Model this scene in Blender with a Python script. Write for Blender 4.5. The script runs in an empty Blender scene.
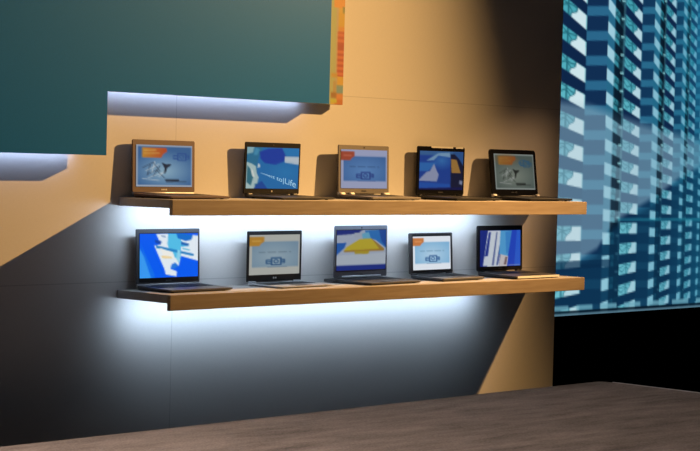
import bpy, bmesh, math
import numpy as np
from mathutils import Vector, Matrix

SC = bpy.context.scene
COL = SC.collection
PI = math.pi

# ------------------------------------------------------------------ helpers
def lin(c):
    out = []
    for v in c[:3]:
        v = v / 255.0
        out.append(v / 12.92 if v <= 0.04045 else ((v + 0.055) / 1.055) ** 2.4)
    return tuple(out)

def obj(name, bm, mats, parent=None, smooth=False):
    me = bpy.data.meshes.new(name)
    bmesh.ops.recalc_face_normals(bm, faces=bm.faces[:])
    bm.to_mesh(me); bm.free()
    if not isinstance(mats, (list, tuple)):
        mats = [mats]
    for m in mats:
        me.materials.append(m)
    if smooth:
        for p in me.polygons:
            p.use_smooth = True
    o = bpy.data.objects.new(name, me)
    COL.objects.link(o)
    if parent:
        o.parent = parent
    return o

def thing(name, label, cat, loc=(0, 0, 0), rotz=0.0, group=None):
    o = bpy.data.objects.new(name, None)
    COL.objects.link(o)
    o.empty_display_size = 0.05
    o.location = loc; o.rotation_euler = (0, 0, rotz)
    o['label'] = label; o['category'] = cat
    if group:
        o['group'] = group
    return o

def structure(o):
    o['kind'] = 'structure'
    return o

def add_box(bm, x0, x1, y0, y1, z0, z1, bevel=0.0, seg=2):
    vs = [bm.verts.new((x, y, z)) for z in (z0, z1) for y in (y0, y1) for x in (x0, x1)]
    fs = [(0, 2, 3, 1), (4, 5, 7, 6), (0, 1, 5, 4), (2, 6, 7, 3), (0, 4, 6, 2), (1, 3, 7, 5)]
    faces = [bm.faces.new([vs[i] for i in f]) for f in fs]
    if bevel > 0:
        es = set()
        for f in faces:
            es.update(f.edges)
        bmesh.ops.bevel(bm, geom=list(es), offset=bevel, segments=seg, affect='EDGES', profile=0.5)

def box(name, x0, x1, y0, y1, z0, z1, mat, parent=None, bevel=0.0):
    bm = bmesh.new()
    add_box(bm, x0, x1, y0, y1, z0, z1, bevel)
    return obj(name, bm, mat, parent)

def rrect(x0, x1, y0, y1, r, n=5):
    pts = []
    for cx, cy, a0 in ((x1 - r, y1 - r, 0), (x0 + r, y1 - r, 90), (x0 + r, y0 + r, 180), (x1 - r, y0 + r, 270)):
        for i in range(n + 1):
            a = math.radians(a0 + 90 * i / n)
            pts.append((cx + r * math.cos(a), cy + r * math.sin(a)))
    return pts

def loft(bm, rings, cap=True):
    """rings: list of lists of 3-D points, same count"""
    rv = [[bm.verts.new(p) for p in ring] for ring in rings]
    n = len(rv[0])
    for a, b in zip(rv[:-1], rv[1:]):
        for i in range(n):
            j = (i + 1) % n
            bm.faces.new((a[i], a[j], b[j], b[i]))
    if cap:
        bm.faces.new(list(reversed(rv[0])))
        bm.faces.new(rv[-1])

def add_cyl(bm, p0, p1, r, n=14):
    p0 = Vector(p0); p1 = Vector(p1)
    d = (p1 - p0).normalized()
    a = d.orthogonal().normalized(); b = d.cross(a)
    rings = []
    for p in (p0, p1):
        rings.append([p + a * (r * math.cos(2 * PI * i / n)) + b * (r * math.sin(2 * PI * i / n)) for i in range(n)])
    loft(bm, rings)

# ------------------------------------------------------------------ materials
def mat(name, color, rough=0.5, metal=0.0, spec=0.5, noise=0.0, nscale=60.0, bump=0.0, stretch=(1, 1, 1)):
    m = bpy.data.materials.new(name)
    m.use_nodes = True
    nt = m.node_tree; N = nt.nodes; L = nt.links
    b = N['Principled BSDF']
    b.inputs['Roughness'].default_value = rough
    b.inputs['Metallic'].default_value = metal
    b.inputs['Specular IOR Level'].default_value = spec
    tc = N.new('ShaderNodeTexCoord')
    mp = N.new('ShaderNodeMapping'); mp.inputs['Scale'].default_value = stretch
    L.new(tc.outputs['Object'], mp.inputs['Vector'])
    nz = N.new('ShaderNodeTexNoise'); nz.inputs['Scale'].default_value = nscale; nz.inputs['Detail'].default_value = 4
    L.new(mp.outputs['Vector'], nz.inputs['Vector'])
    mr = N.new('ShaderNodeMapRange')
    mr.inputs['From Min'].default_value = 0.25; mr.inputs['From Max'].default_value = 0.75
    mr.inputs['To Min'].default_value = 1 - noise; mr.inputs['To Max'].default_value = 1 + noise
    L.new(nz.outputs['Fac'], mr.inputs['Value'])
    mx = N.new('ShaderNodeVectorMath'); mx.operation = 'SCALE'
    mx.inputs[0].default_value = color[:3]
    L.new(mr.outputs['Result'], mx.inputs['Scale'])
    L.new(mx.outputs['Vector'], b.inputs['Base Color'])
    if bump > 0:
        bp = N.new('ShaderNodeBump'); bp.inputs['Strength'].default_value = bump; bp.inputs['Distance'].default_value = 0.004
        L.new(nz.outputs['Fac'], bp.inputs['Height']); L.new(bp.outputs['Normal'], b.inputs['Normal'])
    return m

def wall_material():
    """pale laminated board with a fine woven grain and thin joints between the sheets"""
    m = bpy.data.materials.new('pale_wall_board'); m.use_nodes = True
    nt = m.node_tree; N = nt.nodes; L = nt.links
    b = N['Principled BSDF']
    b.inputs['Roughness'].default_value = 0.75; b.inputs['Specular IOR Level'].default_value = 0.2
    tc = N.new('ShaderNodeTexCoord'); sp = N.new('ShaderNodeSeparateXYZ')
    L.new(tc.outputs['Object'], sp.inputs['Vector'])
    def noise(scale, st):
        mp = N.new('ShaderNodeMapping'); mp.inputs['Scale'].default_value = st
        L.new(tc.outputs['Object'], mp.inputs['Vector'])
        nz = N.new('ShaderNodeTexNoise'); nz.inputs['Scale'].default_value = scale; nz.inputs['Detail'].default_value = 3
        L.new(mp.outputs['Vector'], nz.inputs['Vector'])
        return nz.outputs['Fac']
    def math_(op, a, bb, c=None):
        n = N.new('ShaderNodeMath'); n.operation = op
        for i, v in enumerate((a, bb, c)):
            if v is None:
                continue
            if isinstance(v, (int, float)):
                n.inputs[i].default_value = v
            else:
                L.new(v, n.inputs[i])
        return n.outputs[0]
    g = math_('ADD', noise(60, (1, 1, 9)), noise(60, (9, 1, 1)))
    g = math_('MULTIPLY_ADD', g, 0.10, 0.90)
    joint = None
    for axis, pos in (('Z', 1.271), ('Z', 0.552), ('X', 0.264), ('X', 2.9), ('X', -0.935)):
        d = math_('ABSOLUTE', math_('SUBTRACT', sp.outputs[axis], pos), 0)
        j = math_('LESS_THAN', d, 0.0016)
        joint = j if joint is None else math_('MAXIMUM', joint, j)
    g = math_('MULTIPLY', g, math_('MULTIPLY_ADD', joint, -0.22, 1.0))
    mx = N.new('ShaderNodeVectorMath'); mx.operation = 'SCALE'
    mx.inputs[0].default_value = (0.70, 0.68, 0.655)
    L.new(g, mx.inputs['Scale']); L.new(mx.outputs['Vector'], b.inputs['Base Color'])
    return m

def wood_material(name, c0, c1):
    m = bpy.data.materials.new(name); m.use_nodes = True
    nt = m.node_tree; N = nt.nodes; L = nt.links
    b = N['Principled BSDF']; b.inputs['Roughness'].default_value = 0.5; b.inputs['Specular IOR Level'].default_value = 0.3
    tc = N.new('ShaderNodeTexCoord'); mp = N.new('ShaderNodeMapping'); mp.inputs['Scale'].default_value = (1.2, 20, 20)
    L.new(tc.outputs['Object'], mp.inputs['Vector'])
    nz = N.new('ShaderNodeTexNoise'); nz.inputs['Scale'].default_value = 6; nz.inputs['Detail'].default_value = 6
    L.new(mp.outputs['Vector'], nz.inputs['Vector'])
    cr = N.new('ShaderNodeValToRGB')
    cr.color_ramp.elements[0].position = 0.3; cr.color_ramp.elements[0].color = (*c0, 1)
    cr.color_ramp.elements[1].position = 0.72; cr.color_ramp.elements[1].color = (*c1, 1)
    L.new(nz.outputs['Fac'], cr.inputs['Fac']); L.new(cr.outputs['Color'], b.inputs['Base Color'])
    return m

def carpet_material():
    m = bpy.data.materials.new('stage_carpet'); m.use_nodes = True
    nt = m.node_tree; N = nt.nodes; L = nt.links
    b = N['Principled BSDF']; b.inputs['Roughness'].default_value = 0.95; b.inputs['Specular IOR Level'].default_value = 0.1
    tc = N.new('ShaderNodeTexCoord')
    def noise(scale, st, det=4):
        mp = N.new('ShaderNodeMapping'); mp.inputs['Scale'].default_value = st
        mp.inputs['Rotation'].default_value = (0, 0, math.radians(8))
        L.new(tc.outputs['Object'], mp.inputs['Vector'])
        nz = N.new('ShaderNodeTexNoise'); nz.inputs['Scale'].default_value = scale; nz.inputs['Detail'].default_value = det
        L.new(mp.outputs['Vector'], nz.inputs['Vector'])
        return nz.outputs['Fac']
    def math_(op, a, bb, c=0.0):
        n = N.new('ShaderNodeMath'); n.operation = op
        for i, v in enumerate((a, bb, c)):
            if isinstance(v, (int, float)):
                n.inputs[i].default_value = v
            else:
                L.new(v, n.inputs[i])
        return n.outputs[0]
    fine = noise(140, (1, 1, 1)); streak = noise(3.0, (1.5, 6, 1), 6)
    h = math_('ADD', math_('MULTIPLY', fine, 0.55), math_('MULTIPLY', streak, 0.6))
    k = math_('MULTIPLY_ADD', h, 2.4, -0.34)
    mx = N.new('ShaderNodeVectorMath'); mx.operation = 'SCALE'
    mx.inputs[0].default_value = (0.19, 0.165, 0.15)
    L.new(k, mx.inputs['Scale']); L.new(mx.outputs['Vector'], b.inputs['Base Color'])
    bp = N.new('ShaderNodeBump'); bp.inputs['Strength'].default_value = 0.35; bp.inputs['Distance'].default_value = 0.01
    L.new(h, bp.inputs['Height']); L.new(bp.outputs['Normal'], b.inputs['Normal'])
    return m

def picture_material(name, strength=1.0, rough=0.35, emit=True):
    """shows the colours stored per vertex; emits for a lit screen, reflects for a print"""
    m = bpy.data.materials.new(name); m.use_nodes = True
    nt = m.node_tree; N = nt.nodes; L = nt.links
    b = N['Principled BSDF']
    at = N.new('ShaderNodeAttribute'); at.attribute_name = 'picture'
    b.inputs['Roughness'].default_value = rough
    if emit:
        b.inputs['Base Color'].default_value = (0.004, 0.004, 0.005, 1)
        L.new(at.outputs['Color'], b.inputs['Emission Color'])
        b.inputs['Emission Strength'].default_value = strength
        b.inputs['Specular IOR Level'].default_value = 0.06
    else:
        L.new(at.outputs['Color'], b.inputs['Base Color'])
    return m

def emission_material(name, color, strength):
    m = bpy.data.materials.new(name); m.use_nodes = True
    b = m.node_tree.nodes['Principled BSDF']
    b.inputs['Base Color'].default_value = (0.1, 0.1, 0.1, 1)
    b.inputs['Emission Color'].default_value = (*color, 1)
    b.inputs['Emission Strength'].default_value = strength
    return m

M = {}
M['wall'] = wall_material()
M['wood'] = wood_material('oak_veneer', (0.33, 0.255, 0.185), (0.42, 0.335, 0.25))
M['shelf_board'] = mat('grey_beige_laminate', (0.42, 0.40, 0.38), 0.6, noise=0.05, nscale=40)
M['carpet'] = carpet_material()
M['black_drape'] = mat('black_masking_cloth', (0.004, 0.004, 0.004), 0.95, spec=0.05, noise=0.2, nscale=8)
M['black_floor'] = mat('black_hall_floor', (0.004, 0.004, 0.004), 0.9, spec=0.05, noise=0.2, nscale=8)
M['teal'] = mat('teal_painted_panel', (0.006, 0.165, 0.540), 0.37, spec=0.20, noise=0.05, nscale=220, bump=0.05)
M['teal_edge'] = mat('teal_panel_return', (0.30, 0.34, 0.33), 0.6, noise=0.04)
M['batten'] = mat('grey_batten', (0.2, 0.2, 0.2), 0.7, noise=0.1)
M['trim'] = mat('stage_edge_trim', (0.32, 0.31, 0.30), 0.5, noise=0.05)
M['black_plastic'] = mat('black_plastic', (0.010, 0.010, 0.011), 0.35, spec=0.4, noise=0.1)
M['gloss_black'] = mat('glossy_black_plastic', (0.008, 0.008, 0.009), 0.14, spec=0.5, noise=0.1)
M['dark_key'] = mat('dark_keys', (0.02, 0.02, 0.022), 0.5, noise=0.1)
M['rubber'] = mat('rubber', (0.015, 0.015, 0.015), 0.9, noise=0.1)
M['bronze'] = mat('brushed_bronze', (0.10, 0.058, 0.052), 0.5, metal=0.1, noise=0.05, nscale=200, stretch=(1, 1, 12))
M['champagne'] = mat('champagne_silver', (0.17, 0.155, 0.15), 0.5, metal=0.1, noise=0.05, nscale=200)
M['grey_metal'] = mat('grey_aluminium', (0.07, 0.07, 0.078), 0.4, metal=0.15, noise=0.05, nscale=200)
M['silver'] = mat('silver_aluminium', (0.48, 0.48, 0.50), 0.35, metal=0.5, noise=0.05, nscale=200)
M['blue_grey'] = mat('blue_grey_plastic', (0.095, 0.10, 0.12), 0.45, metal=0.1, noise=0.05, nscale=200)
M['charcoal'] = mat('charcoal_plastic', (0.045, 0.042, 0.045), 0.45, noise=0.08, nscale=200)
M['chrome'] = mat('chrome', (0.75, 0.74, 0.72), 0.22, metal=0.9, noise=0.03)
M['cap_and_highlight'] = mat('hinge_cap_and_highlight', (0.85, 0.84, 0.82), 0.3, noise=0.03)  # hinge caps, and white strips that paint highlights on laptop edges
M['mark'] = mat('pale_marking', (0.62, 0.60, 0.57), 0.5, noise=0.03)
M['display'] = picture_material('lit_display', 1.0)
M['display_text'] = emission_material('display_lettering', lin((120, 190, 225)), 1.0)
M['projection'] = picture_material('lit_projection', 1.0, 0.8)
M['print'] = picture_material('printed_graphic', rough=0.7, emit=False)
M['led'] = emission_material('led_tape', (0.75, 0.87, 1.0), 2.0)
M['lens'] = mat('webcam_lens', (0.01, 0.01, 0.012), 0.1, noise=0.05)

# ------------------------------------------------------------------ painting flat pictures (screens, prints)
class Canvas:
    """colour samples on coordinate arrays X, Y; shapes are painted over each other"""
    def __init__(self, X, Y, base):
        self.X, self.Y = X, Y
        self.C = np.empty(X.shape + (3,)); self.C[:] = base
    def mix(self, mask, color, a=1.0):
        w = (mask * a)[..., None]
        self.C = self.C * (1 - w) + np.array(color, float) * w
    def poly(self, pts, color, a=1.0):
        X, Y = self.X, self.Y
        ins = np.zeros(X.shape, bool); n = len(pts)
        for i in range(n):
            x0, y0 = pts[i]; x1, y1 = pts[(i + 1) % n]
            if y0 == y1:
                continue
            c = ((y0 > Y) != (y1 > Y)) & (X < (x1 - x0) * (Y - y0) / (y1 - y0) + x0)
            ins ^= c
        self.mix(ins.astype(float), color, a)
    def rect(self, x0, y0, x1, y1, color, a=1.0):
        self.poly([(x0, y0), (x1, y0), (x1, y1), (x0, y1)], color, a)
    def line(self, pts, w, color, a=1.0):
        m = np.zeros(self.X.shape, bool)
        for (x0, y0), (x1, y1) in zip(pts[:-1], pts[1:]):
            dx, dy = x1 - x0, y1 - y0; l2 = dx * dx + dy * dy + 1e-12
            t = np.clip(((self.X - x0) * dx + (self.Y - y0) * dy) / l2, 0, 1)
            m |= np.hypot(self.X - x0 - t * dx, self.Y - y0 - t * dy) < w / 2
        self.mix(m.astype(float), color, a)
    def glow(self, x, y, rx, ry, color, a=1.0):
        d = np.hypot((self.X - x) / rx, (self.Y - y) / ry)
        self.mix(np.clip(1 - d, 0, 1) ** 1.0, color, a)
    def ellipse(self, x, y, rx, ry, color, a=1.0, ring=None):
        d = np.hypot((self.X - x) / rx, (self.Y - y) / ry)
        m = (d < 1) if ring is None else ((d < 1) & (d > 1 - ring))
        self.mix(m.astype(float), color, a)

def grid_picture(name, nx, ny, place, paint, material, parent, ss=3):
    """a flat grid of nx*ny vertices; place(u,v)->xyz, paint(U,V)->sRGB colour array"""
    u = (np.arange(nx * ss) + 0.5) / (nx * ss); v = (np.arange(ny * ss) + 0.5) / (ny * ss)
    U, V = np.meshgrid(u, v)
    C = paint(U, V).reshape(ny, ss, nx, ss, 3).mean(axis=(1, 3)) / 255.0
    C = np.clip(C, 0, 1)
    C = np.where(C <= 0.04045, C / 12.92, ((C + 0.055) / 1.055) ** 2.4)
    verts = [place(i / (nx - 1), j / (ny - 1)) for j in range(ny) for i in range(nx)]
    faces = [(j * nx + i, (j + 1) * nx + i, (j + 1) * nx + i + 1, j * nx + i + 1) for j in range(ny - 1) for i in range(nx - 1)]
    me = bpy.data.meshes.new(name); me.from_pydata(verts, [], faces); me.update()
    at = me.color_attributes.new('picture', 'FLOAT_COLOR', 'POINT')
    rgba = np.ones((nx * ny, 4)); rgba[:, :3] = C.reshape(-1, 3)
    at.data.foreach_set('color', rgba.astype(np.float32).ravel())
    me.materials.append(material)
    o = bpy.data.objects.new(name, me); COL.objects.link(o)
    if parent:
        o.parent = parent
    return o

# ------------------------------------------------------------------ the setting
WALL_X1 = 2.575
structure(box('wall_back', -3.0, WALL_X1, 0.0, 0.12, -0.8, 2.9, M['wall']))
structure(box('wall_right', 1.0, 9.5, 1.045, 1.15, -0.8, 4.2, M['black_drape']))
structure(box('ground', -8.0, 9.5, -9.0, 1.045, -0.9, -0.8, M['black_floor']))
# carpeted stage deck with a softly rounded far corner
DX, DY, DZ = 1.846, -0.80, 0.152
deck = [(-6.0, -7.5), (DX, -7.5)]
for i in range(7):
    a = PI / 2 * i / 6
    deck.append((DX - 0.04 + 0.04 * math.cos(a), DY - 0.01 - 0.04 + 0.04 * math.sin(a)))
deck.append((1.2, DY)); deck.append((-6.0, DY))
bm = bmesh.new()
loft(bm, [[(x, y, -0.8) for x, y in deck], [(x, y, DZ - 0.006) for x, y in deck],
          [(x + (0.006 if x < 0 else -0.006), y, DZ) for x, y in deck]])
structure(obj('floor', bm, M['carpet']))
bm = bmesh.new()
add_box(bm, DX + 0.001, DX + 0.009, -7.4, DY - 0.06, DZ - 0.04, DZ + 0.001)
structure(obj('trim_1', bm, M['trim']))

# ------------------------------------------------------------------ shelves
DEP, FH, BT, TF = 0.296, 0.0554, 0.030, 0.0165
ZU, ZL, SL = 0.8576, 0.5240, 2.40
def make_shelf(z, label):
    t = thing('wall_shelf', label, 'shelf', (0, 0, z - BT), 0, 'wooden wall shelves')
    bm = bmesh.new(); add_box(bm, 0.0, SL, -DEP + TF, -0.0005, 0.0, BT, 0.0008, 1)
    b = obj('board', bm, M['shelf_board'], t)
    bm = bmesh.new(); add_box(bm, 0.0, SL, -DEP, -DEP + TF, BT - FH, BT, 0.0012, 2)
    f = obj('fascia', bm, M['wood'], t); f['label'] = 'brown wood-grain front edge'
    bm = bmesh.new(); add_box(bm, 0.17, 2.00, -0.160, -0.138, -0.016, 0.0)
    obj('led_profile', bm, M['batten'], t)
    return t
make_shelf(ZU, 'upper wooden wall shelf, nearest the teal panel, carrying five open laptops')
make_shelf(ZL, 'lower wooden wall shelf, nearest the carpeted floor, carrying five open laptops')

# ------------------------------------------------------------------ stepped teal panel and the printed panel beside it
ox, oz = -0.114, 1.007
t = thing('display_panel', 'large stepped teal panel mounted on the upper left wall above the shelves', 'wall panel', (ox, 0.0, oz))
prof = [(-2.2, 1.007), (-0.114, 1.007), (-0.114, 1.2335), (0.998, 1.2335), (0.998, 2.75), (-2.2, 2.75)]
bm = bmesh.new()
loft(bm, [[(x - ox, -0.064, z - oz) for x, z in prof], [(x - ox, -0.036, z - oz) for x, z in prof]])
obj('back_box', bm, M['teal_edge'], t)
bm = bmesh.new()
loft(bm, [[(x - ox, -0.067, z - oz) for x, z in prof], [(x - ox, -0.064, z - oz) for x, z in prof]])
obj('face_sheet', bm, M['teal'], t)
ins = [(-2.1, 1.06), (-0.23, 1.06), (-0.23, 1.285), (0.90, 1.285), (0.90, 2.70), (-2.1, 2.70)]
bm = bmesh.new()
loft(bm, [[(x - ox, -0.036, z - oz) for x, z in ins], [(x - ox, -0.0005, z - oz) for x, z in ins]])
obj('mounting_frame', bm, M['batten'], t)

def paint_print(U, V):
    # U 0..1 across x 0.955..1.091, V 0..1 downwards over z 2.65..1.2335
    H = 2.65 - 1.2335
    c = Canvas(U, V * H, (205, 130, 40))          # y in metres below the top
    Y = c.Y; z = 2.65 - Y
    c.rect(0, 0, 0.72, H, (165, 135, 80))
    c.rect(0.66, 0, 0.74, H, (178, 128, 85))
    k = np.floor(z / 0.011).astype(int)
    stripe = ((k % 2) == 0) & (U > 0.72)
    red = (z < 1.525) & (z > 1.348)
    c.mix((red & (U > 0.72)).astype(float), (200, 78, 32)); c.mix((red & stripe).astype(float), (172, 46, 10))
    c.mix(((z > 1.455) & (z < 1.475) & (U > 0.72)).astype(float), (165, 42, 8))
    for zz0, zz1, x0, x1, col in ((1.62, 1.68, .55, 1, (215, 115, 40)), (1.60, 1.625, .9, 1, (130, 105, 50)),
                                  (1.66, 1.75, .5, 1, (225, 170, 70)), (1.75, 1.80, .6, 1, (190, 70, 30)),
                                  (1.345, 1.36, .5, .75, (185, 115, 35)),
                                  (1.313, 1.345, .75, 1, (205, 125, 25)), (1.280, 1.313, .72, 1, (110, 118, 105)),
                                  (1.283, 1.330, .58, .70, (170, 115, 60)), (1.262, 1.285, .50, .72, (150, 80, 15)),
                                  (1.258, 1.280, .72, 1, (205, 100, 35)), (1.2335, 1.258, .5, 1, (190, 80, 8)),
                                  (1.243, 1.258, .5, .75, (190, 145, 20)), (1.2335, 1.243, .5, .66, (200, 125, 45)),
                                  (1.545, 1.60, .74, 1, (200, 125, 25)), (1.525, 1.545, .74, 1, (205, 105, 30))):
        c.rect(x0, 2.65 - zz1, x1, 2.65 - zz0, col)
    return c.C * np.array((0.92, 1.2, 1.45))
t = thing('graphic_panel', 'narrow orange and red printed panel edging the right side of the teal panel', 'wall panel', (1.02, 0, 1.2335))
bm = bmesh.new(); add_box(bm, 0.970 - 1.02, 1.107 - 1.02, -0.0345, -0.016, 0.0, 2.65 - 1.2335)
obj('panel_board', bm, M['batten'], t)
grid_picture('printed_face', 26, 260, lambda a, b: (0.970 + 0.137 * a - 1.02, -0.0352, (2.65 - 1.2335) * (1 - b)), paint_print, M['print'], t)
bm = bmesh.new(); add_box(bm, 0.975 - 1.02, 1.0 - 1.02, -0.016, -0.0005, 0.1, 1.35)
obj('mounting_batten', bm, M['batten'], t)

# ------------------------------------------------------------------ projection screen with its picture
SY, SZ = 1.0, 0.193
SX0, SX1, SZ1 = 3.1, 6.2, 3.4
HM = np.array([[207.854955, 4.848593, -45.251456], [20.211163, -251.891686, 404.754626], [0.096403, -0.004405, 1.0]])

warp_x = lambda a: np.interp(a, [0, .12, .82, 1], [0, .23, .70, 1])     # more grid lines where the picture is finest
warp_z = lambda a: np.interp(a, [0, .14, 1], [0, .30, 1])

def paint_racks(U_, V_, x0, x1, z0, z1):
    x = x0 + (x1 - x0) * warp_x(U_); z = z1 + (z0 - z1) * warp_z(V_)
    w = HM[2, 0] * x + HM[2, 1] * z + HM[2, 2]
    pu = (HM[0, 0] * x + HM[0, 1] * z + HM[0, 2]) / w        # the picture's own drawing grid (racks run to a vanishing point)
    v = (HM[1, 0] * x + HM[1, 1] * z + HM[1, 2]) / w
    U = pu + 0.028 * (v - 215)
    D = np.maximum(783 - U, 8.0)
    q = (1 / D - 0.00409) / 0.00206
    n = np.floor(q); t = q - n
    first = n <= 0
    tA = np.where(first, 0.43, 0.345); tB = np.where(first, 0.715, 0.655); tC = np.where(first, 0.825, 0.815)
    Uof = lambda tt: 783 - 1 / np.maximum(0.00409 + 0.00206 * (n + tt), 1e-5)
    C = np.empty(U.shape + (3,)); C[:] = (14, 38, 72)
    def put(m, col, a=1.0):
        ww = (np.asarray(m, float) * a)[..., None]
        C[:] = C * (1 - ww) + np.asarray(col, float) * ww
    far = np.clip((U - 600) / 100, 0, 1)
    col = lambda a, b: np.array(a, float) * (1 - far[..., None]) + np.array(b, float) * far[..., None]
    # --- side faces A: slanted bright blades with a curved clear tab and dark tracks
    isA = t < tA
    UA = Uof(tA); PA = 0.1305 * (783 - UA)
    s_of = lambda k: np.clip(0.107 * (1 - k), -0.45, 1.15)
    kk = np.floor((v - 214) / PA)
    light = np.zeros(U.shape); tabm = np.zeros(U.shape); track = np.zeros(U.shape)
    wA = UA - Uof(np.maximum(tA - 0.24, 0))
    for dk in range(-2, 3):
        k = kk + dk
        yb = 214 + k * PA - s_of(k) * (UA - U)
        r = (yb - v) / (0.555 * PA)                      # 0 bottom .. 1 top
        inside = (r > 0) & (r < 1) & isA
        a = (UA - U) / wA                                # 0 right edge .. 1 left
        light = np.maximum(light, inside)
        curve = 0.42 + 0.30 * (0.5 - np.tanh((r - 0.45) * 5) * 0.5)
        tabm = np.maximum(tabm, inside & (a < curve) & (a > 0.03) & (r < 0.97))
        tr = (np.abs(r - 0.45 - 0.18 * np.sin(a * 9)) < 0.06) | (np.abs(a - curve - 0.03) < 0.025) | (np.abs(a - 0.85) < 0.04) | (np.abs(r - 0.8 + 0.1 * np.cos(a * 7 + k)) < 0.05)
        track = np.maximum(track, inside & (a > curve) & tr)
    put(light, col((112, 196, 208), (74, 148, 172)))
    topdark = np.clip((150 - v) / 110, 0, 1)
    put(light * (1 - tabm) * topdark, (40, 140, 158), 0.55)
    put(track, (22, 84, 100), 0.75)
    put(tabm, col((204, 228, 234), (128, 182, 204)))
    # --- front faces B: dark drawer, lighter lip
    isB = (t >= tA) & (t < tB)
    PB = 0.1305 * (783 - U) * 0 + 0.1305 * (783 - Uof((tA + tB) / 2))
    rb = ((v - 214) / PB) % 1.0
    put(isB & (rb < 0.60), col((17, 46, 82), (18, 66, 98)))
    put(isB & (rb >= 0.60), col((42, 102, 138), (38, 108, 138)))
    put(isB & (np.abs(rb - 0.60) < 0.03), (16, 52, 88), 0.5)
    # --- return faces C and D
    isC = (t >= tB) & (t < tC); isD = t >= tC
    UC = Uof(tB); PC = 0.1305 * (783 - UC)
    k0 = np.floor((v - 214) / PC)
    lc = np.zeros(U.shape); ld = np.zeros(U.shape); tk = np.zeros(U.shape)
    for dk in range(-3, 4):
        k = k0 + dk
        yb = 214 + (k + 0.27) * PC + 1.25 * s_of(k) * (U - UC)
        r = (yb - v) / (0.50 * PC)
        ins = (r > 0) & (r < 1)
        lc = np.maximum(lc, ins & isC)
        ld = np.maximum(ld, ins & isD)
        tk = np.maximum(tk, ins & isD & ((np.abs(r - 0.5) < 0.1) | (np.abs(r - 0.5 - 0.3 * np.sin(t * 60)) < 0.1)))
    put(isC, col((40, 104, 136), (30, 104, 134)))
    put(lc, col((160, 206, 222), (104, 168, 192)))
    put(isD, (9, 28, 44))
    put(ld, col((64, 160, 176), (36, 128, 150)), 0.85)
    put(tk, (12, 56, 70), 0.7)
    put(isD & (t > 0.90), (8, 22, 36), 0.75)
    put((t > 0.965) & (v < 260), (70, 130, 150), 0.55)
    put((t > 0.93) & (t < 0.985) & ((v % 18) < 2.2), (150, 220, 225), 0.8)
    # --- broad light sweep across the middle of the picture
    top = np.interp(U, [540, 588, 640, 700, 760], [98, 106, 124, 142, 158])
    bot = np.interp(U, [540, 575, 598, 614, 635, 655, 680, 700, 760], [268, 262, 248, 222, 208, 196, 176, 166, 160])
    sw = np.clip((v - top) / 10 + 0.5, 0, 1) * np.clip((bot - v) / 6 + 0.5, 0, 1)
    gapless = 1 - 0.75 * np.asarray(isD & (ld < 0.5), float)
    put(sw * gapless * (1 - 0.6 * np.maximum(tabm, lc)), (132, 168, 188), 0.60)
    # --- lower part falls to dark blue, right-hand top to brighter blue
    low = np.clip((v - bot) / 10, 0, 1) * np.clip((v - 150) / 20, 0, 1)
    put(low * (1 - light) * (1 - lc), (12, 52, 82), 0.78)
    put(low * np.maximum(light, lc), (96, 168, 190), 0.25)
    put(np.clip((U - 676) / 45, 0, 1) * np.clip((150 - v) / 90, 0, 1), (46, 146, 190), 0.75)
    put(np.clip((U - 668) / 60, 0, 1), (26, 120, 152), 0.45)
    put((np.abs(v - 219) < 1.6) & (U > 618), (46, 170, 188), 0.32)
    put((np.abs(v - 263 - 0.05 * (600 - U)) < 4) & (U < 612), (10, 42, 72), 0.7)
    hz = z - z0
    put((hz < 0.058) & (hz > 0.032) & (((U * 0.21) % 5) > 1.6), (110, 168, 186), 0.8)
    put(hz < 0.03, (8, 26, 40), 0.85)
    put(hz < 0.014, (110, 150, 168), 0.75)
    return C

t = thing('projection_screen', 'large lit screen showing a blue picture of server racks, right of the shelf wall', 'screen', ((SX0 + SX1) / 2, SY, SZ))
cx = (SX0 + SX1) / 2
bm = bmesh.new(); add_box(bm, SX0 - cx - 0.02, SX1 - cx + 0.02, 0.002, 0.044, -0.02, SZ1 - SZ + 0.02)
obj('frame', bm, M['black_drape'], t)
grid_picture('picture', 200, 340, lambda a, b: (SX0 - cx + (SX1 - SX0) * float(warp_x(a)), 0.0, (SZ1 - SZ) * (1 - float(warp_z(b)))),
             lambda U, V: paint_racks(U, V, SX0, SX1, SZ, SZ1), M['projection'], t, ss=5)

# ------------------------------------------------------------------ what the laptops show (x right, y down, both 0..1)
def logo(c, x0, y0, x1, y1, col, a=0.9):
    w, h = x1 - x0, y1 - y0
    P = lambda x, y: (x0 + w * x, y0 + h * y)
    c.line([P(.28, .1), P(.8, .1), P(.8, .9), P(.28, .9), P(.28, .1)], h * .14, col, a)
    c.line([P(0, .35), P(.28, .35)], h * .12, col, a); c.line([P(0, .35), P(0, .75), P(.28, .75)], h * .12, col, a)
    c.line([P(.8, .3), P(1, .3), P(1, .7), P(.8, .7)], h * .12, col, a)
    c.ellipse(*P(.53, .5), w * .15, h * .26, col, a, ring=.45)
    c.line([P(.1, .55), P(.28, .55)], h * .1, col, a); c.line([P(.8, .5), P(.95, .5)], h * .1, col, a)

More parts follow.
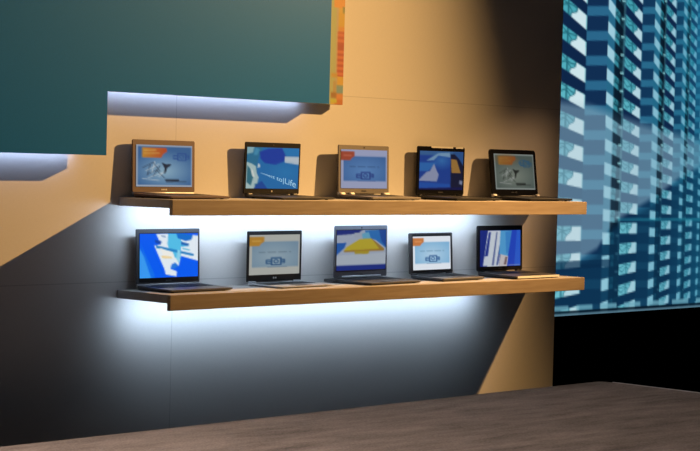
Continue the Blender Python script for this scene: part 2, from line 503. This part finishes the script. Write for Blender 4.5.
def slide_bird(c, border, c0, c1, tag0, tag1, dark, logo_col):
    c.rect(-1, -1, 2, 2, border)
    X, Y = c.X, c.Y
    ins = (X > .035) & (X < .975) & (Y > .045) & (Y < .95)
    c.mix(ins.astype(float), c0)
    c.mix(ins * np.clip(1 - np.hypot((X - .5) / .62, (Y - .62) / .5), 0, 1), c1)
    g = np.clip((X - .1) / .42, 0, 1)[..., None]
    m = Canvas(X, Y, (0, 0, 0)); m.poly([(.11, .07), (.53, .07), (.545, .16), (.48, .22), (.44, .31), (.11, .31)], (1, 1, 1))
    w = m.C[..., :1]
    c.C = c.C * (1 - w) + w * (np.array(tag0) * (1 - g) + np.array(tag1) * g)
    c.line([(.15, .14), (.34, .13)], .035, (250, 190, 90), .6); c.line([(.15, .21), (.40, .20)], .035, (250, 190, 90), .5)
    logo(c, .66, .18, .93, .38, logo_col)
    for p in (((.12, .55), (.30, .42)), ((.30, .42), (.42, .62)), ((.20, .70), (.36, .60)), ((.36, .60), (.50, .78)), ((.25, .48), (.20, .72)), ((.42, .5), (.30, .75))):
        c.line(p, .018, dark, .55)
    for p in (((.18, .62), (.40, .46)), ((.22, .78), (.46, .66)), ((.33, .40), (.28, .66)), ((.40, .75), (.52, .60)), ((.12, .80), (.40, .84))):
        c.line(p, .022, (235, 240, 240), .55)
    c.poly([(.45, .42), (.53, .46), (.62, .45), (.60, .50), (.55, .54), (.52, .66), (.49, .68), (.50, .55)], dark, .95)
    c.line([(.53, .83), (.74, .83)], .045, dark, .9); c.line([(.53, .87), (.88, .865)], .02, dark, .6)

def slide_box(c, page, inner0, inner1, tag, logo_col):
    c.rect(-1, -1, 2, 2, page)
    X, Y = c.X, c.Y
    ins = ((X > .06) & (X < .965) & (Y > .18) & (Y < .80)).astype(float)
    c.mix(ins, inner0); c.mix(ins * np.clip(1 - np.hypot((X - .5) / .6, (Y - .55) / .45), 0, 1), inner1)
    c.poly([(0, .06), (.29, .06), (.29, .18), (.24, .22), (.20, .28), (0, .28)], tag)
    c.line([(.07, .16), (.22, .16)], .03, [min(255, v + 50) for v in tag], .6)
    for k in range(15):
        if k % 5 != 3:
            c.line([(.20 + .042 * k, .44), (.222 + .042 * k, .44)], .03, [v * .72 for v in inner0], .55)
    logo(c, .34, .56, .69, .77, logo_col)
    c.line([(.36, .80), (.74, .80)], .015, logo_col, .4)

def paint_1(c):
    slide_bird(c, (172, 186, 208), (52, 108, 172), (150, 195, 222), (222, 150, 40), (212, 78, 36), (22, 38, 60), (36, 88, 168))
def paint_5(c):
    slide_bird(c, (176, 188, 182), (98, 118, 112), (160, 172, 156), (200, 140, 50), (190, 92, 36), (34, 42, 40), (52, 108, 150))
    c.glow(.3, .16, .34, .2, (196, 120, 44), .9)
    c.ellipse(.74, .25, .13, .09, (52, 112, 156), .7, ring=.35)
def paint_3(c):
    slide_box(c, (160, 168, 206), (56, 106, 172), (84, 138, 204), (176, 70, 44), (30, 60, 140))
def paint_7(c):
    slide_box(c, (196, 198, 190), (126, 160, 186), (162, 188, 204), (212, 148, 36), (34, 84, 140))
def paint_9(c):
    slide_box(c, (226, 234, 244), (122, 182, 226), (176, 212, 238), (214, 122, 54), (36, 84, 146))

def paint_2(c):
    c.rect(-1, -1, 2, 2, (24, 116, 194))
    c.poly([(.0, .0), (.30, .0), (.22, .28), (.2, .5), (.24, 1), (0, 1)], (36, 120, 164))
    c.poly([(.24, .12), (.40, .04), (.66, .02), (.74, .22), (.70, .34), (.55, .42), (.34, .38), (.26, .28)], (20, 62, 182))
    c.poly([(.66, 0), (1, 0), (1, .2), (.76, .2)], (28, 128, 204))
    c.poly([(.72, .22), (1, .22), (1, .41), (.72, .36)], (196, 210, 222))
    c.poly([(0, 0), (.14, 0), (.12, .14), (0, .18)], (140, 188, 198))
    c.poly([(.16, .02), (.24, .06), (.2, .2), (.13, .2)], (60, 150, 196))
    c.poly([(0, .36), (.10, .40), (.18, .46), (.2, .62), (.24, .72), (.22, .86), (.17, .88), (.18, 1), (0, 1)], (176, 206, 206))
    c.poly([(.02, .44), (.10, .55), (.14, .72), (.10, .92), (.02, .84)], (46, 118, 140))
    c.poly([(.08, .5), (.13, .56), (.17, .72), (.12, .70)], (222, 232, 226))
    c.poly([(.22, .40), (.25, .40), (.26, .48), (.21, .5)], (210, 225, 230))
    c.poly([(.18, .92), (.3, .8), (.42, 1), (.16, 1)], (20, 76, 172))
    c.glow(.75, .6, .4, .3, (34, 136, 206), .6)
def paint_4(c):
    c.rect(-1, -1, 2, 2, (20, 66, 168))
    c.rect(-1, -1, .9, .12, (52, 104, 170)); c.glow(.5, .25, .3, .25, (48, 124, 206), .9)
    c.poly([(0, .30), (.4, .30), (.2, .52), (0, .52)], (36, 110, 200))
    c.poly([(.15, .26), (.42, .06), (.68, .04), (.69, .16), (.42, .12), (.32, .24)], (120, 166, 208))
    c.poly([(0, .74), (.17, .54), (.24, .52), (.33, .33), (.40, .52), (.44, .60), (.43, .66), (.40, .78), (0, .76)], (150, 160, 198))
    c.poly([(.0, .80), (.7, .84), (.7, .96), (0, .94)], (22, 84, 192))
    c.poly([(.70, .08), (1, .05), (1, 1), (.72, 1)], (16, 26, 62))
    c.poly([(.71, .20), (.84, .22), (.94, .55), (.73, .55)], (178, 126, 54))
    c.poly([(.74, .02), (1, .02), (1, .38), (.9, .2)], (36, 88, 160))
    c.poly([(.92, .74), (1, .76), (.98, .86), (.91, .83)], (130, 140, 176))
    c.poly([(0, .95), (1, .92), (1, 1), (0, 1)], (10, 20, 88))
def paint_6(c):
    c.rect(-1, -1, 2, 2, (8, 92, 242))
    c.poly([(0, .30), (.12, .62), (.20, 1), (0, 1)], (58, 154, 242)); c.poly([(0, .16), (.25, .9), (.26, 1), (.20, 1), (.1, .6)], (20, 112, 236))
    c.poly([(.28, .02), (.48, .01), (1, .07), (1, .64), (.70, .52), (.66, .74), (.54, .70), (.52, .80), (.63, .86), (.62, .97), (.44, .92), (.42, .80), (.36, .62), (.25, .28), (.36, .25)], (226, 236, 244))
    c.poly([(.26, .15), (.37, .18), (.36, .25), (.27, .22)], (20, 70, 170))
    c.poly([(.48, .01), (.72, .03), (.70, .18), (.84, .30), (.70, .32), (.69, .58), (.60, .56), (.52, .45), (.47, .25)], (84, 190, 232))
    c.poly([(.62, .0), (.90, .06), (.88, .16), (.78, .19), (.64, .12)], (16, 108, 204))
    c.poly([(.70, .2), (.84, .25), (.82, .30), (.70, .27)], (30, 100, 180)); c.poly([(.28, .27), (.92, .48), (.91, .53), (.28, .33)], (34, 128, 196))
    c.poly([(.34, .33), (.56, .43), (.60, .58), (.40, .50)], (238, 238, 232)); c.poly([(.37, .5), (.54, .53), (.55, .57), (.38, .56)], (238, 210, 150))
    c.poly([(.36, .05), (.44, .07), (.44, .10), (.37, .08)], (120, 150, 190)); c.poly([(.72, .33), (.86, .38), (.84, .41), (.72, .37)], (120, 196, 224))
    c.poly([(.54, .70), (.60, .66), (.66, .74), (.58, .80), (.53, .78)], (40, 120, 220)); c.poly([(.64, .38), (.69, .4), (.67, .7), (.62, .58)], (140, 210, 236))
def paint_8(c):
    c.rect(-1, -1, 2, 2, (168, 180, 204))
    c.poly([(0, 0), (.52, 0), (.42, .1), (0, .13)], (28, 44, 140)); c.rect(.35, .08, .6, .2, (166, 176, 196))
    c.poly([(.56, .02), (1, 0), (1, .47), (.78, .26), (.60, .2)], (36, 116, 204)); c.poly([(.84, 0), (1, 0), (1, .45), (.9, .3)], (24, 76, 176))
    c.poly([(.50, .10), (.64, .06), (.68, .22), (.52, .24)], (96, 176, 214))
    c.poly([(0, .32), (.20, .31), (.16, .44), (.0, .62)], (30, 96, 194))
    c.poly([(.15, .50), (.20, .42), (.46, .23), (.69, .22), (.96, .48), (.94, .51), (.5, .52)], (204, 182, 36))
    c.poly([(.15, .50), (.96, .48), (.95, .53), (.15, .54)], (172, 128, 36)); c.poly([(.36, .52), (.66, .52), (.64, .60), (.36, .59)], (186, 160, 34))
    c.poly([(.69, .22), (.78, .30), (.96, .48), (.86, .48)], (168, 128, 44))
    c.rect(0, .86, 1, 1, (26, 48, 150)); c.poly([(0, .62), (1, .58), (1, .86), (0, .86)], (180, 192, 208))
def paint_10(c):
    c.rect(-1, -1, 2, 2, (22, 40, 136))
    c.poly([(.75, 0), (1, 0), (1, 1), (.62, 1)], (28, 66, 204)); c.poly([(.90, 0), (1, 0), (1, 1), (.84, 1)], (34, 90, 220))
    c.poly([(.20, .02), (.30, .02), (.20, .97), (.08, .97)], (196, 206, 222)); c.poly([(.22, .06), (.27, .06), (.20, .7), (.12, .72)], (32, 52, 150))
    c.poly([(.30, .02), (.52, .02), (.46, 1), (.18, 1)], (198, 208, 220)); c.poly([(.40, .06), (.43, .06), (.34, .96), (.29, .96)], (90, 104, 160))
    c.poly([(.48, .40), (.50, .4), (.44, .95), (.40, .96)], (48, 70, 150)); c.poly([(.50, .02), (.78, .02), (.68, .72), (.47, .66)], (72, 158, 220))
    c.poly([(.62, .06), (.78, .02), (.70, .6), (.64, .66)], (50, 132, 212)); c.poly([(.50, .66), (.69, .72), (.66, 1), (.46, 1)], (196, 190, 194))
    c.poly([(.62, .74), (.67, .74), (.64, .95), (.58, .95)], (120, 96, 100)); c.line([(.70, .965), (.98, .965)], .02, (150, 160, 190), .7)

# ------------------------------------------------------------------ laptops
# x0, yh, w, h, tilt, dep, yaw, bt : hinge-left corner, lid size and lean, base depth, turn, base thickness
FIT = {1: (.0416, .0260, .3149, .1947, .0253, .1931, .0603, .0158), 2: (.5917, .0210, .2965, .2020, -.0266, .2051, .0037, .0134),
       3: (1.0890, .0420, .3076, .1989, .0279, .1785, .0325, .0184), 4: (1.5736, .0260, .3114, .2079, -.0053, .2148, .0197, .0159),
       5: (2.0266, .0655, .3289, .2049, .1238, .1962, .0222, .0181), 6: (.0496, .0497, .3160, .2035, .0305, .1796, .0437, .0168),
       7: (.5888, .0551, .3065, .1980, .0044, .1768, .0563, .0105), 8: (1.0391, .0792, .3385, .2115, .0085, .1835, .0845, .0158),
       9: (1.5118, .0594, .2958, .1736, .0516, .1703, .0705, .0193), 10: (1.9504, .0544, .3228, .2009, .0307, .2100, .0303, .0202)}
GLOW = {1: .84, 2: .86, 3: .88, 4: .82, 5: .68, 6: .98, 7: .82, 8: .84, 9: .95, 10: .92}
#      screen l, r, t, b; lid mat, base mat, key mat, corner radius, hinge mat, painter
LOOK = {1: (.053, .952, .095, .875, 'bronze', 'bronze', 'dark_key', .006, 'cap_and_highlight', paint_1),
        2: (.030, .970, .095, .880, 'black_plastic', 'charcoal', 'dark_key', .005, 'charcoal', paint_2),
        3: (.045, .958, .092, .875, 'champagne', 'champagne', 'dark_key', .006, 'cap_and_highlight', paint_3),
        4: (.045, .965, .095, .880, 'gloss_black', 'black_plastic', 'dark_key', .007, 'gloss_black', paint_4),
        5: (.080, .940, .095, .860, 'gloss_black', 'black_plastic', 'dark_key', .013, 'cap_and_highlight', paint_5),
        6: (.048, .968, .085, .875, 'grey_metal', 'grey_metal', 'dark_key', .004, 'silver', paint_6),
        7: (.028, .958, .075, .850, 'black_plastic', 'silver', 'dark_key', .004, 'silver', paint_7),
        8: (.032, .968, .088, .850, 'blue_grey', 'charcoal', 'dark_key', .006, 'silver', paint_8),
        9: (.065, .945, .085, .895, 'charcoal', 'grey_metal', 'dark_key', .005, 'charcoal', paint_9),
        10: (.055, .950, .105, .890, 'black_plastic', 'charcoal', 'dark_key', .006, 'black_plastic', paint_10)}
LABEL = {1: 'bronze-framed open laptop showing a bird slide with an orange tag, leftmost on the upper shelf',
         2: 'black open laptop with a blue and white picture and slanted lettering on the upper shelf',
         3: 'champagne-silver open laptop showing a pale slide with a red tag, middle of the upper shelf',
         4: 'glossy black open laptop showing a grey peak and an orange shape on blue, upper shelf',
         5: 'black round-cornered laptop leaning back, with a dim grey bird slide, right end of upper shelf',
         6: 'grey metal laptop with a vivid bright blue and white picture, left end of lower shelf',
         7: 'thin black-framed laptop with silver base, slide with an amber tag, lower shelf',
         8: 'blue-grey laptop showing a yellow roof shape over a dark blue band, middle of lower shelf',
         9: 'smallest dark laptop, white slide with an orange tag, second from right on lower shelf',
         10: 'black laptop with upright white and cyan streaks on dark blue, right end of lower shelf'}

def make_laptop(k):
    x0, yh, w, h, tilt, dep, yaw, bt = FIT[k]
    sl, sr, st, sb, lm, bmn, km, rad, hm, painter = LOOK[k]
    zs = ZU if k <= 5 else ZL
    cs, sn = math.cos(yaw), math.sin(yaw)
    loc = (x0 + w / 2 * cs + dep / 2 * sn, -yh + w / 2 * sn - dep / 2 * cs, zs)
    t = thing('laptop', LABEL[k], 'laptop', loc, yaw, 'open laptops on the wall shelves')
    ox, oy = -w / 2, dep / 2                     # hinge-left corner in the laptop's own frame
    # base: thin wedge with rounded corners, undercut at the bottom
    foot = 0.0025; ff = 0.62                     # front edge is thinner than the hinge side
    def ring(inset, zr):
        return [(x, y, foot + (bt - foot) * zr * (ff + (1 - ff) * (y + dep / 2) / dep)) for x, y in rrect(ox + inset, -ox - inset, -dep / 2 + inset, dep / 2 - inset * .3, rad + .004)]
    bm = bmesh.new()
    loft(bm, [ring(.006, 0), ring(.0, .4), ring(.0, .9), ring(.0012, 1.0)])
    obj('base', bm, M[bmn], t)
    topz = lambda y: foot + (bt - foot) * (ff + (1 - ff) * (y + dep / 2) / dep)
    if k == 10:
        bm = bmesh.new(); add_box(bm, -w * .46, w * .47, -dep / 2 - .0012, -dep / 2 + .004, .0045, topz(-dep / 2) - .0005, .0006, 1)
        fe = obj('front_highlight', bm, M['cap_and_highlight'], t); fe['label'] = 'silver front edge with its bright reflection painted as a pale strip'  # lit reflection on the silver front edge, put into a white strip
    # keyboard: rows of keys
    bm = bmesh.new()
    kx0, kx1 = ox + w * .07, -ox - w * .07; ky1 = dep / 2 - dep * .14; ky0 = ky1 - dep * .40
    rows, cols = 5, 14
    for r in range(rows):
        ya = ky0 + (ky1 - ky0) * r / rows; yb = ky0 + (ky1 - ky0) * (r + .86) / rows
        c_ = 0
        while c_ < cols:
            span = 5 if (r == 0 and c_ == 4) else 1
            xa = kx0 + (kx1 - kx0) * c_ / cols; xb = kx0 + (kx1 - kx0) * (c_ + span - .14) / cols
            add_box(bm, xa, xb, ya, yb, topz(ya) - .0006, topz(yb) + .0011)
            c_ += span
    kb = obj('keyboard', bm, M[km], t)
    bm = bmesh.new()
    pa, pb = -dep / 2 + dep * .08, -dep / 2 + dep * .34
    loft(bm, [[(x, y, topz(y) + dz) for x, y in rrect(-w * .16, w * .14, pa, pb, .004)] for dz in (-.0006, .0004)])
    obj('touchpad', bm, M['charcoal'] if bmn != 'charcoal' else M['black_plastic'], t)
    for sx in (-1, 1):
        for sy in (-1, 1):
            bm = bmesh.new(); cx_, cy_ = sx * (w / 2 - .03), sy * (dep / 2 - .022)
            add_cyl(bm, (cx_, cy_, 0), (cx_, cy_, foot + .0015), .006, 12)
            obj('foot', bm, M['rubber'], t)
    # lid: stands on the hinge line; a = across, b = up the lid, n = back from its face
    st_, ct_ = math.sin(tilt), math.cos(tilt)
    def L(a, b, n=0.0):
        return (ox + a, oy + b * st_ + n * ct_, bt + b * ct_ - n * st_)
    th = .0065 if k not in (5, 9) else .009
    b0 = .0035
    bm = bmesh.new()
    R = lambda ins, n: [L(a, b, n) for a, b in rrect(ins, w - ins, b0 + ins, h - ins, rad)]
    loft(bm, [R(.0008, 0.0), R(0, .001), R(0, th * .7), R(.0015, th)])
    lid = obj('lid', bm, M[lm], t)
    # screen glass: a slightly recessed-looking lit rectangle just proud of the lid face
    a0, a1 = sl * w, sr * w; bt_, bb_ = h * (1 - st), h * (1 - sb)
    if k in (6, 7, 8, 9):
        # dark inner bezel around the lit area
        bm = bmesh.new()
        lo = b0 + .004; hi = h - .004
        hi = bt_ + .003 if k in (6, 8) else hi
        lo = b0 + .006 if k != 8 else bb_ - .004
        aa0, aa1 = (a0 - .003, a1 + .003)
        loft(bm, [[L(a, b, n) for a, b in rrect(aa0, aa1, lo, hi, .002)] for n in (.0, -.0006)])
        z = obj('bezel', bm, M['black_plastic'], lid); z['label'] = 'black inner bezel'
    off = -.0011
    def place(u, v):
        return L(a0 + (a1 - a0) * u, bt_ + (bb_ - bt_) * v, off)
    def paint(U, V):
        c = Canvas(U, V, (20, 60, 140)); painter(c)
        grey = c.C.mean(axis=2, keepdims=True)
        return (c.C + (grey - c.C) * (0.14 if k != 6 else 0.0)) * GLOW[k]
    scr = grid_picture('screen', 50, 38, place, paint, M['display'], lid, ss=4)
    if k == 2:
        cu = bpy.data.curves.new('lettering', 'FONT'); cu.body = 'connect to|Life'; cu.size = 1.0
        to = bpy.data.objects.new('lettering', cu); COL.objects.link(to)
        dg = bpy.context.evaluated_depsgraph_get(); me = bpy.data.meshes.new_from_object(to.evaluated_get(dg))
        bpy.data.objects.remove(to); bpy.data.curves.remove(cu)
        T = max(v.co.x for v in me.vertices)
        for v in me.vertices:
            s = v.co.x / T
            g = s * s * .55 + s * .45
            u = .27 + .69 * g; vv = .63 + .345 * g - v.co.y * (.045 + .20 * g)
            p = L(a0 + (a1 - a0) * u, bt_ + (bb_ - bt_) * vv, off - .0004); v.co = p
        me.materials.clear(); me.materials.append(M['display_text'])
        lt = bpy.data.objects.new('lettering', me); COL.objects.link(lt); lt.parent = lid
    # webcam and maker's mark on the frame
    if k in (2, 3, 4, 8, 10):
        bm = bmesh.new(); cm = (bt_ + h) / 2
        add_cyl(bm, L(w / 2, cm, .001), L(w / 2, cm, -.0008), .0028, 12)
        obj('webcam', bm, M['lens'] if k in (3, 8) else M['charcoal'], lid)
    bm = bmesh.new(); cm = (b0 + bb_) / 2
    if k == 2:
        add_cyl(bm, L(w / 2, cm, .001), L(w / 2, cm, -.0008), .0038, 20)
    elif k == 5:
        for dx, ww in ((-.030, .018), (-.004, .006)):
            loft(bm, [[L(w / 2 + a, b, n) for a, b in ((dx, cm - .0012), (dx + ww, cm - .0012), (dx + ww, cm + .0012), (dx, cm + .0012))] for n in (.001, -.0008)])
        loft(bm, [[L(w / 2 + a, b, n) for a, b in ((.0065, cm - .005), (.0090, cm - .005), (.0090, cm + .005), (.0065, cm + .005))] for n in (.001, -.0008)])
    elif k == 7:
        add_cyl(bm, L(w / 2 - .006, cm, .001), L(w / 2 - .006, cm, -.0008), .0040, 16)
        loft(bm, [[L(w / 2 + a, b, n) for a, b in ((.001, cm - .003), (.010, cm - .003), (.010, cm + .003), (.001, cm + .003))] for n in (.001, -.0008)])
    else:
        for i in range(4):
            a_ = w / 2 - .014 + .0075 * i
            loft(bm, [[L(a, b, n) for a, b in ((a_, cm - .0026), (a_ + .0055, cm - .0026), (a_ + .0055, cm + .0026), (a_, cm + .0026))] for n in (.001, -.0008)])
    mk = obj('maker_mark', bm, M['mark'] if k in (1, 2, 7) else M['grey_metal'], lid)
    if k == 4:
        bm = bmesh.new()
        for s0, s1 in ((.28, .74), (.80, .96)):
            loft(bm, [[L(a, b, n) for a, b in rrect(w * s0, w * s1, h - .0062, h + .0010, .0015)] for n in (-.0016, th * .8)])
        tr = obj('edge_highlight', bm, M['cap_and_highlight'], lid); tr['label'] = 'painted white highlight along the top edge'  # glare on the glossy lid's top edge, painted as white strips
    # hinges
    if k == 1 or k == 6:
        bm = bmesh.new(); add_cyl(bm, L(w * .01, b0 * .4, .003), L(w * .985, b0 * .4, .003), .0042, 14)
        hg = obj('hinge', bm, M[hm], t, True); hg['label'] = 'bright metal hinge bar'
    elif k == 8:
        bm = bmesh.new(); add_cyl(bm, L(w * .14, .006, -.003), L(w * .86, .006, -.003), .0048, 14)
        hg = obj('hinge', bm, M[hm], t, True); hg['label'] = 'silver hinge bar'
        bm = bmesh.new(); add_box(bm, ox - .012, -ox, oy - .01, oy + .045, .003, bt * .95, .003)
        obj('battery', bm, M['charcoal'], t)
    else:
        spans = ((.03, .15), (.85, .97))
        if k == 5: spans = ((-.005, .075), (.94, 1.01))
        if k == 3: spans = ((.0, .12), (.20, .30), (.86, 1.0))
        for s0, s1 in spans:
            bm = bmesh.new(); add_cyl(bm, L(w * s0, b0 * .5, .001), L(w * s1, b0 * .5, .001), .0062 if k in (5, 3) else .0042, 14)
            hg = obj('hinge', bm, M[hm], t, True)
            if hm == 'cap_and_highlight': hg['label'] = 'bright pale hinge cap'
    return t

for k in range(1, 11):
    make_laptop(k)

# ------------------------------------------------------------------ light
def spot(name, loc, target, power, color, angle, blend, radius):
    d = bpy.data.lights.new(name, 'SPOT'); d.energy = power; d.color = color
    d.spot_size = math.radians(angle); d.spot_blend = blend; d.shadow_soft_size = radius
    o = bpy.data.objects.new(name, d); COL.objects.link(o); o.location = loc
    o.rotation_euler = (Vector(target) - Vector(loc)).to_track_quat('-Z', 'Y').to_euler()
    return o
def area(name, loc, target, sx, sy, power, color, spread=180):
    d = bpy.data.lights.new(name, 'AREA'); d.shape = 'RECTANGLE'; d.size = sx; d.size_y = sy; d.energy = power; d.color = color
    d.spread = math.radians(spread)
    o = bpy.data.objects.new(name, d); COL.objects.link(o); o.location = loc
    dirv = (Vector(target) - Vector(loc)).normalized()
    zax = -dirv; xax = Vector((1, 0, 0)); yax = zax.cross(xax).normalized(); xax = yax.cross(zax)
    o.rotation_euler = Matrix((xax, yax, zax)).transposed().to_euler()
    return o

LAMP = Vector((4.0, -1.27, 2.72))
warm = spot('warm_stage_lamp', LAMP, (0.6, 0.0, 1.2), 2120, (1.0, 0.555, 0.185), 95, 0.3, 0.02)
low = spot('warm_stage_lamp', LAMP + Vector((0.04, 0, -0.03)), (1.62, 0.0, 0.16), 400, (1.0, 0.57, 0.26), 24, 1.0, 0.02)
def barn_doors(o, doors):
    """soft straight cut-offs of the beam; a door is two points its shadow line passes through on the wall, a point left lit, softness"""
    o.data.use_nodes = True
    nt = o.data.node_tree; N = nt.nodes; L = nt.links
    em = next(n for n in N if n.type == 'EMISSION')
    tc = N.new('ShaderNodeTexCoord'); prev = None
    inv = o.rotation_euler.to_matrix().inverted()
    for p, q, lit, soft in doors:
        n = (Vector(p) - o.location).cross(Vector(q) - o.location).normalized()
        if n.dot(Vector(lit) - o.location) < 0:
            n = -n
        n = inv @ n
        d = N.new('ShaderNodeVectorMath'); d.operation = 'DOT_PRODUCT'; d.inputs[1].default_value = n
        L.new(tc.outputs['Normal'], d.inputs[0])
        m = N.new('ShaderNodeMapRange'); m.interpolation_type = 'SMOOTHSTEP'
        m.inputs['From Min'].default_value = -soft * SIGN; m.inputs['From Max'].default_value = soft * SIGN
        L.new(d.outputs['Value'], m.inputs['Value'])
        if prev is None:
            prev = m.outputs['Result']
        else:
            k = N.new('ShaderNodeMath'); k.operation = 'MULTIPLY'
            L.new(prev, k.inputs[0]); L.new(m.outputs['Result'], k.inputs[1]); prev = k.outputs[0]
    L.new(prev, em.inputs['Strength'])
SIGN = 1
barn_doors(warm, (((1.20, 0, 1.70), (1.36, 0, 1.10), (0, 0, 1), 0.14),
                  ((-0.5, 0, -0.36), (2.3, 0, -0.36), (0, 0, 1), 0.06)))
barn_doors(low, (((2.38, 0, 0.70), (2.14, 0, 0.08), (0, 0, 1), 0.08),
                 ((-0.5, 0, -0.30), (2.3, 0, -0.30), (0, 0, 1), 0.10),))
side = spot('side_stage_lamp', (-2.7, -1.35, 1.95), (-0.6, -1.6, 0.15), 500, (1.0, 0.77, 0.64), 92, 1.0, 0.05)
barn_doors(side, (((-1.0, -0.78, DZ), (2.0, -0.78, DZ), (0, -3, 0), 0.02),))
# LED tape under both shelves, facing the wall, and along the foot of the teal panel
LEDC = (0.60, 0.78, 1.0)
for z, watts, spread in ((ZU, 4.3, 170), (ZL, 2.45, 124)):
    area('shelf_led_lamp', (1.00, -0.135, z - BT - 0.010), (1.00, 0.0, z - BT - 0.075), 1.95, 0.012, watts, LEDC, spread)
PC = (0.50, 0.65, 1.0)
area('panel_led_lamp', (0.39, -0.033, 1.245), (0.39, 0.0, 1.225), 1.0, 0.008, 0.42, PC)
area('panel_led_lamp', (-1.20, -0.033, 1.018), (-1.20, 0.0, 0.998), 1.95, 0.008, 0.78, PC)

w = bpy.data.worlds.new('dark_hall'); SC.world = w; w.use_nodes = True
w.node_tree.nodes['Background'].inputs['Color'].default_value = (0.55, 0.75, 1.0, 1)
w.node_tree.nodes['Background'].inputs['Strength'].default_value = 0.009

# ------------------------------------------------------------------ camera
f, yaw, pitch, roll = 1876.97, 0.8052, -0.0329, 0.0255
cy, sy, cp, sp = math.cos(yaw), math.sin(yaw), math.cos(pitch), math.sin(pitch)
fwd = Vector((sy * cp, cy * cp, sp)); right = Vector((cy, -sy, 0)); up = right.cross(fwd)
r2 = right * math.cos(roll) + up * math.sin(roll); u2 = -right * math.sin(roll) + up * math.cos(roll)
cd = bpy.data.cameras.new('camera'); cd.sensor_width = 36; cd.lens = f * 36 / 700; cd.clip_end = 100
co = bpy.data.objects.new('camera', cd); COL.objects.link(co)
mw = Matrix((r2, u2, -fwd)).transposed().to_4x4(); mw.translation = Vector((-4.2902, -5.281, 1.3716 - 0.3722))
co.matrix_world = mw
SC.camera = co
vs = SC.view_settings
vs.view_transform = 'Standard'; vs.look = 'None'; vs.exposure = 0; vs.gamma = 1; vs.use_curve_mapping = False
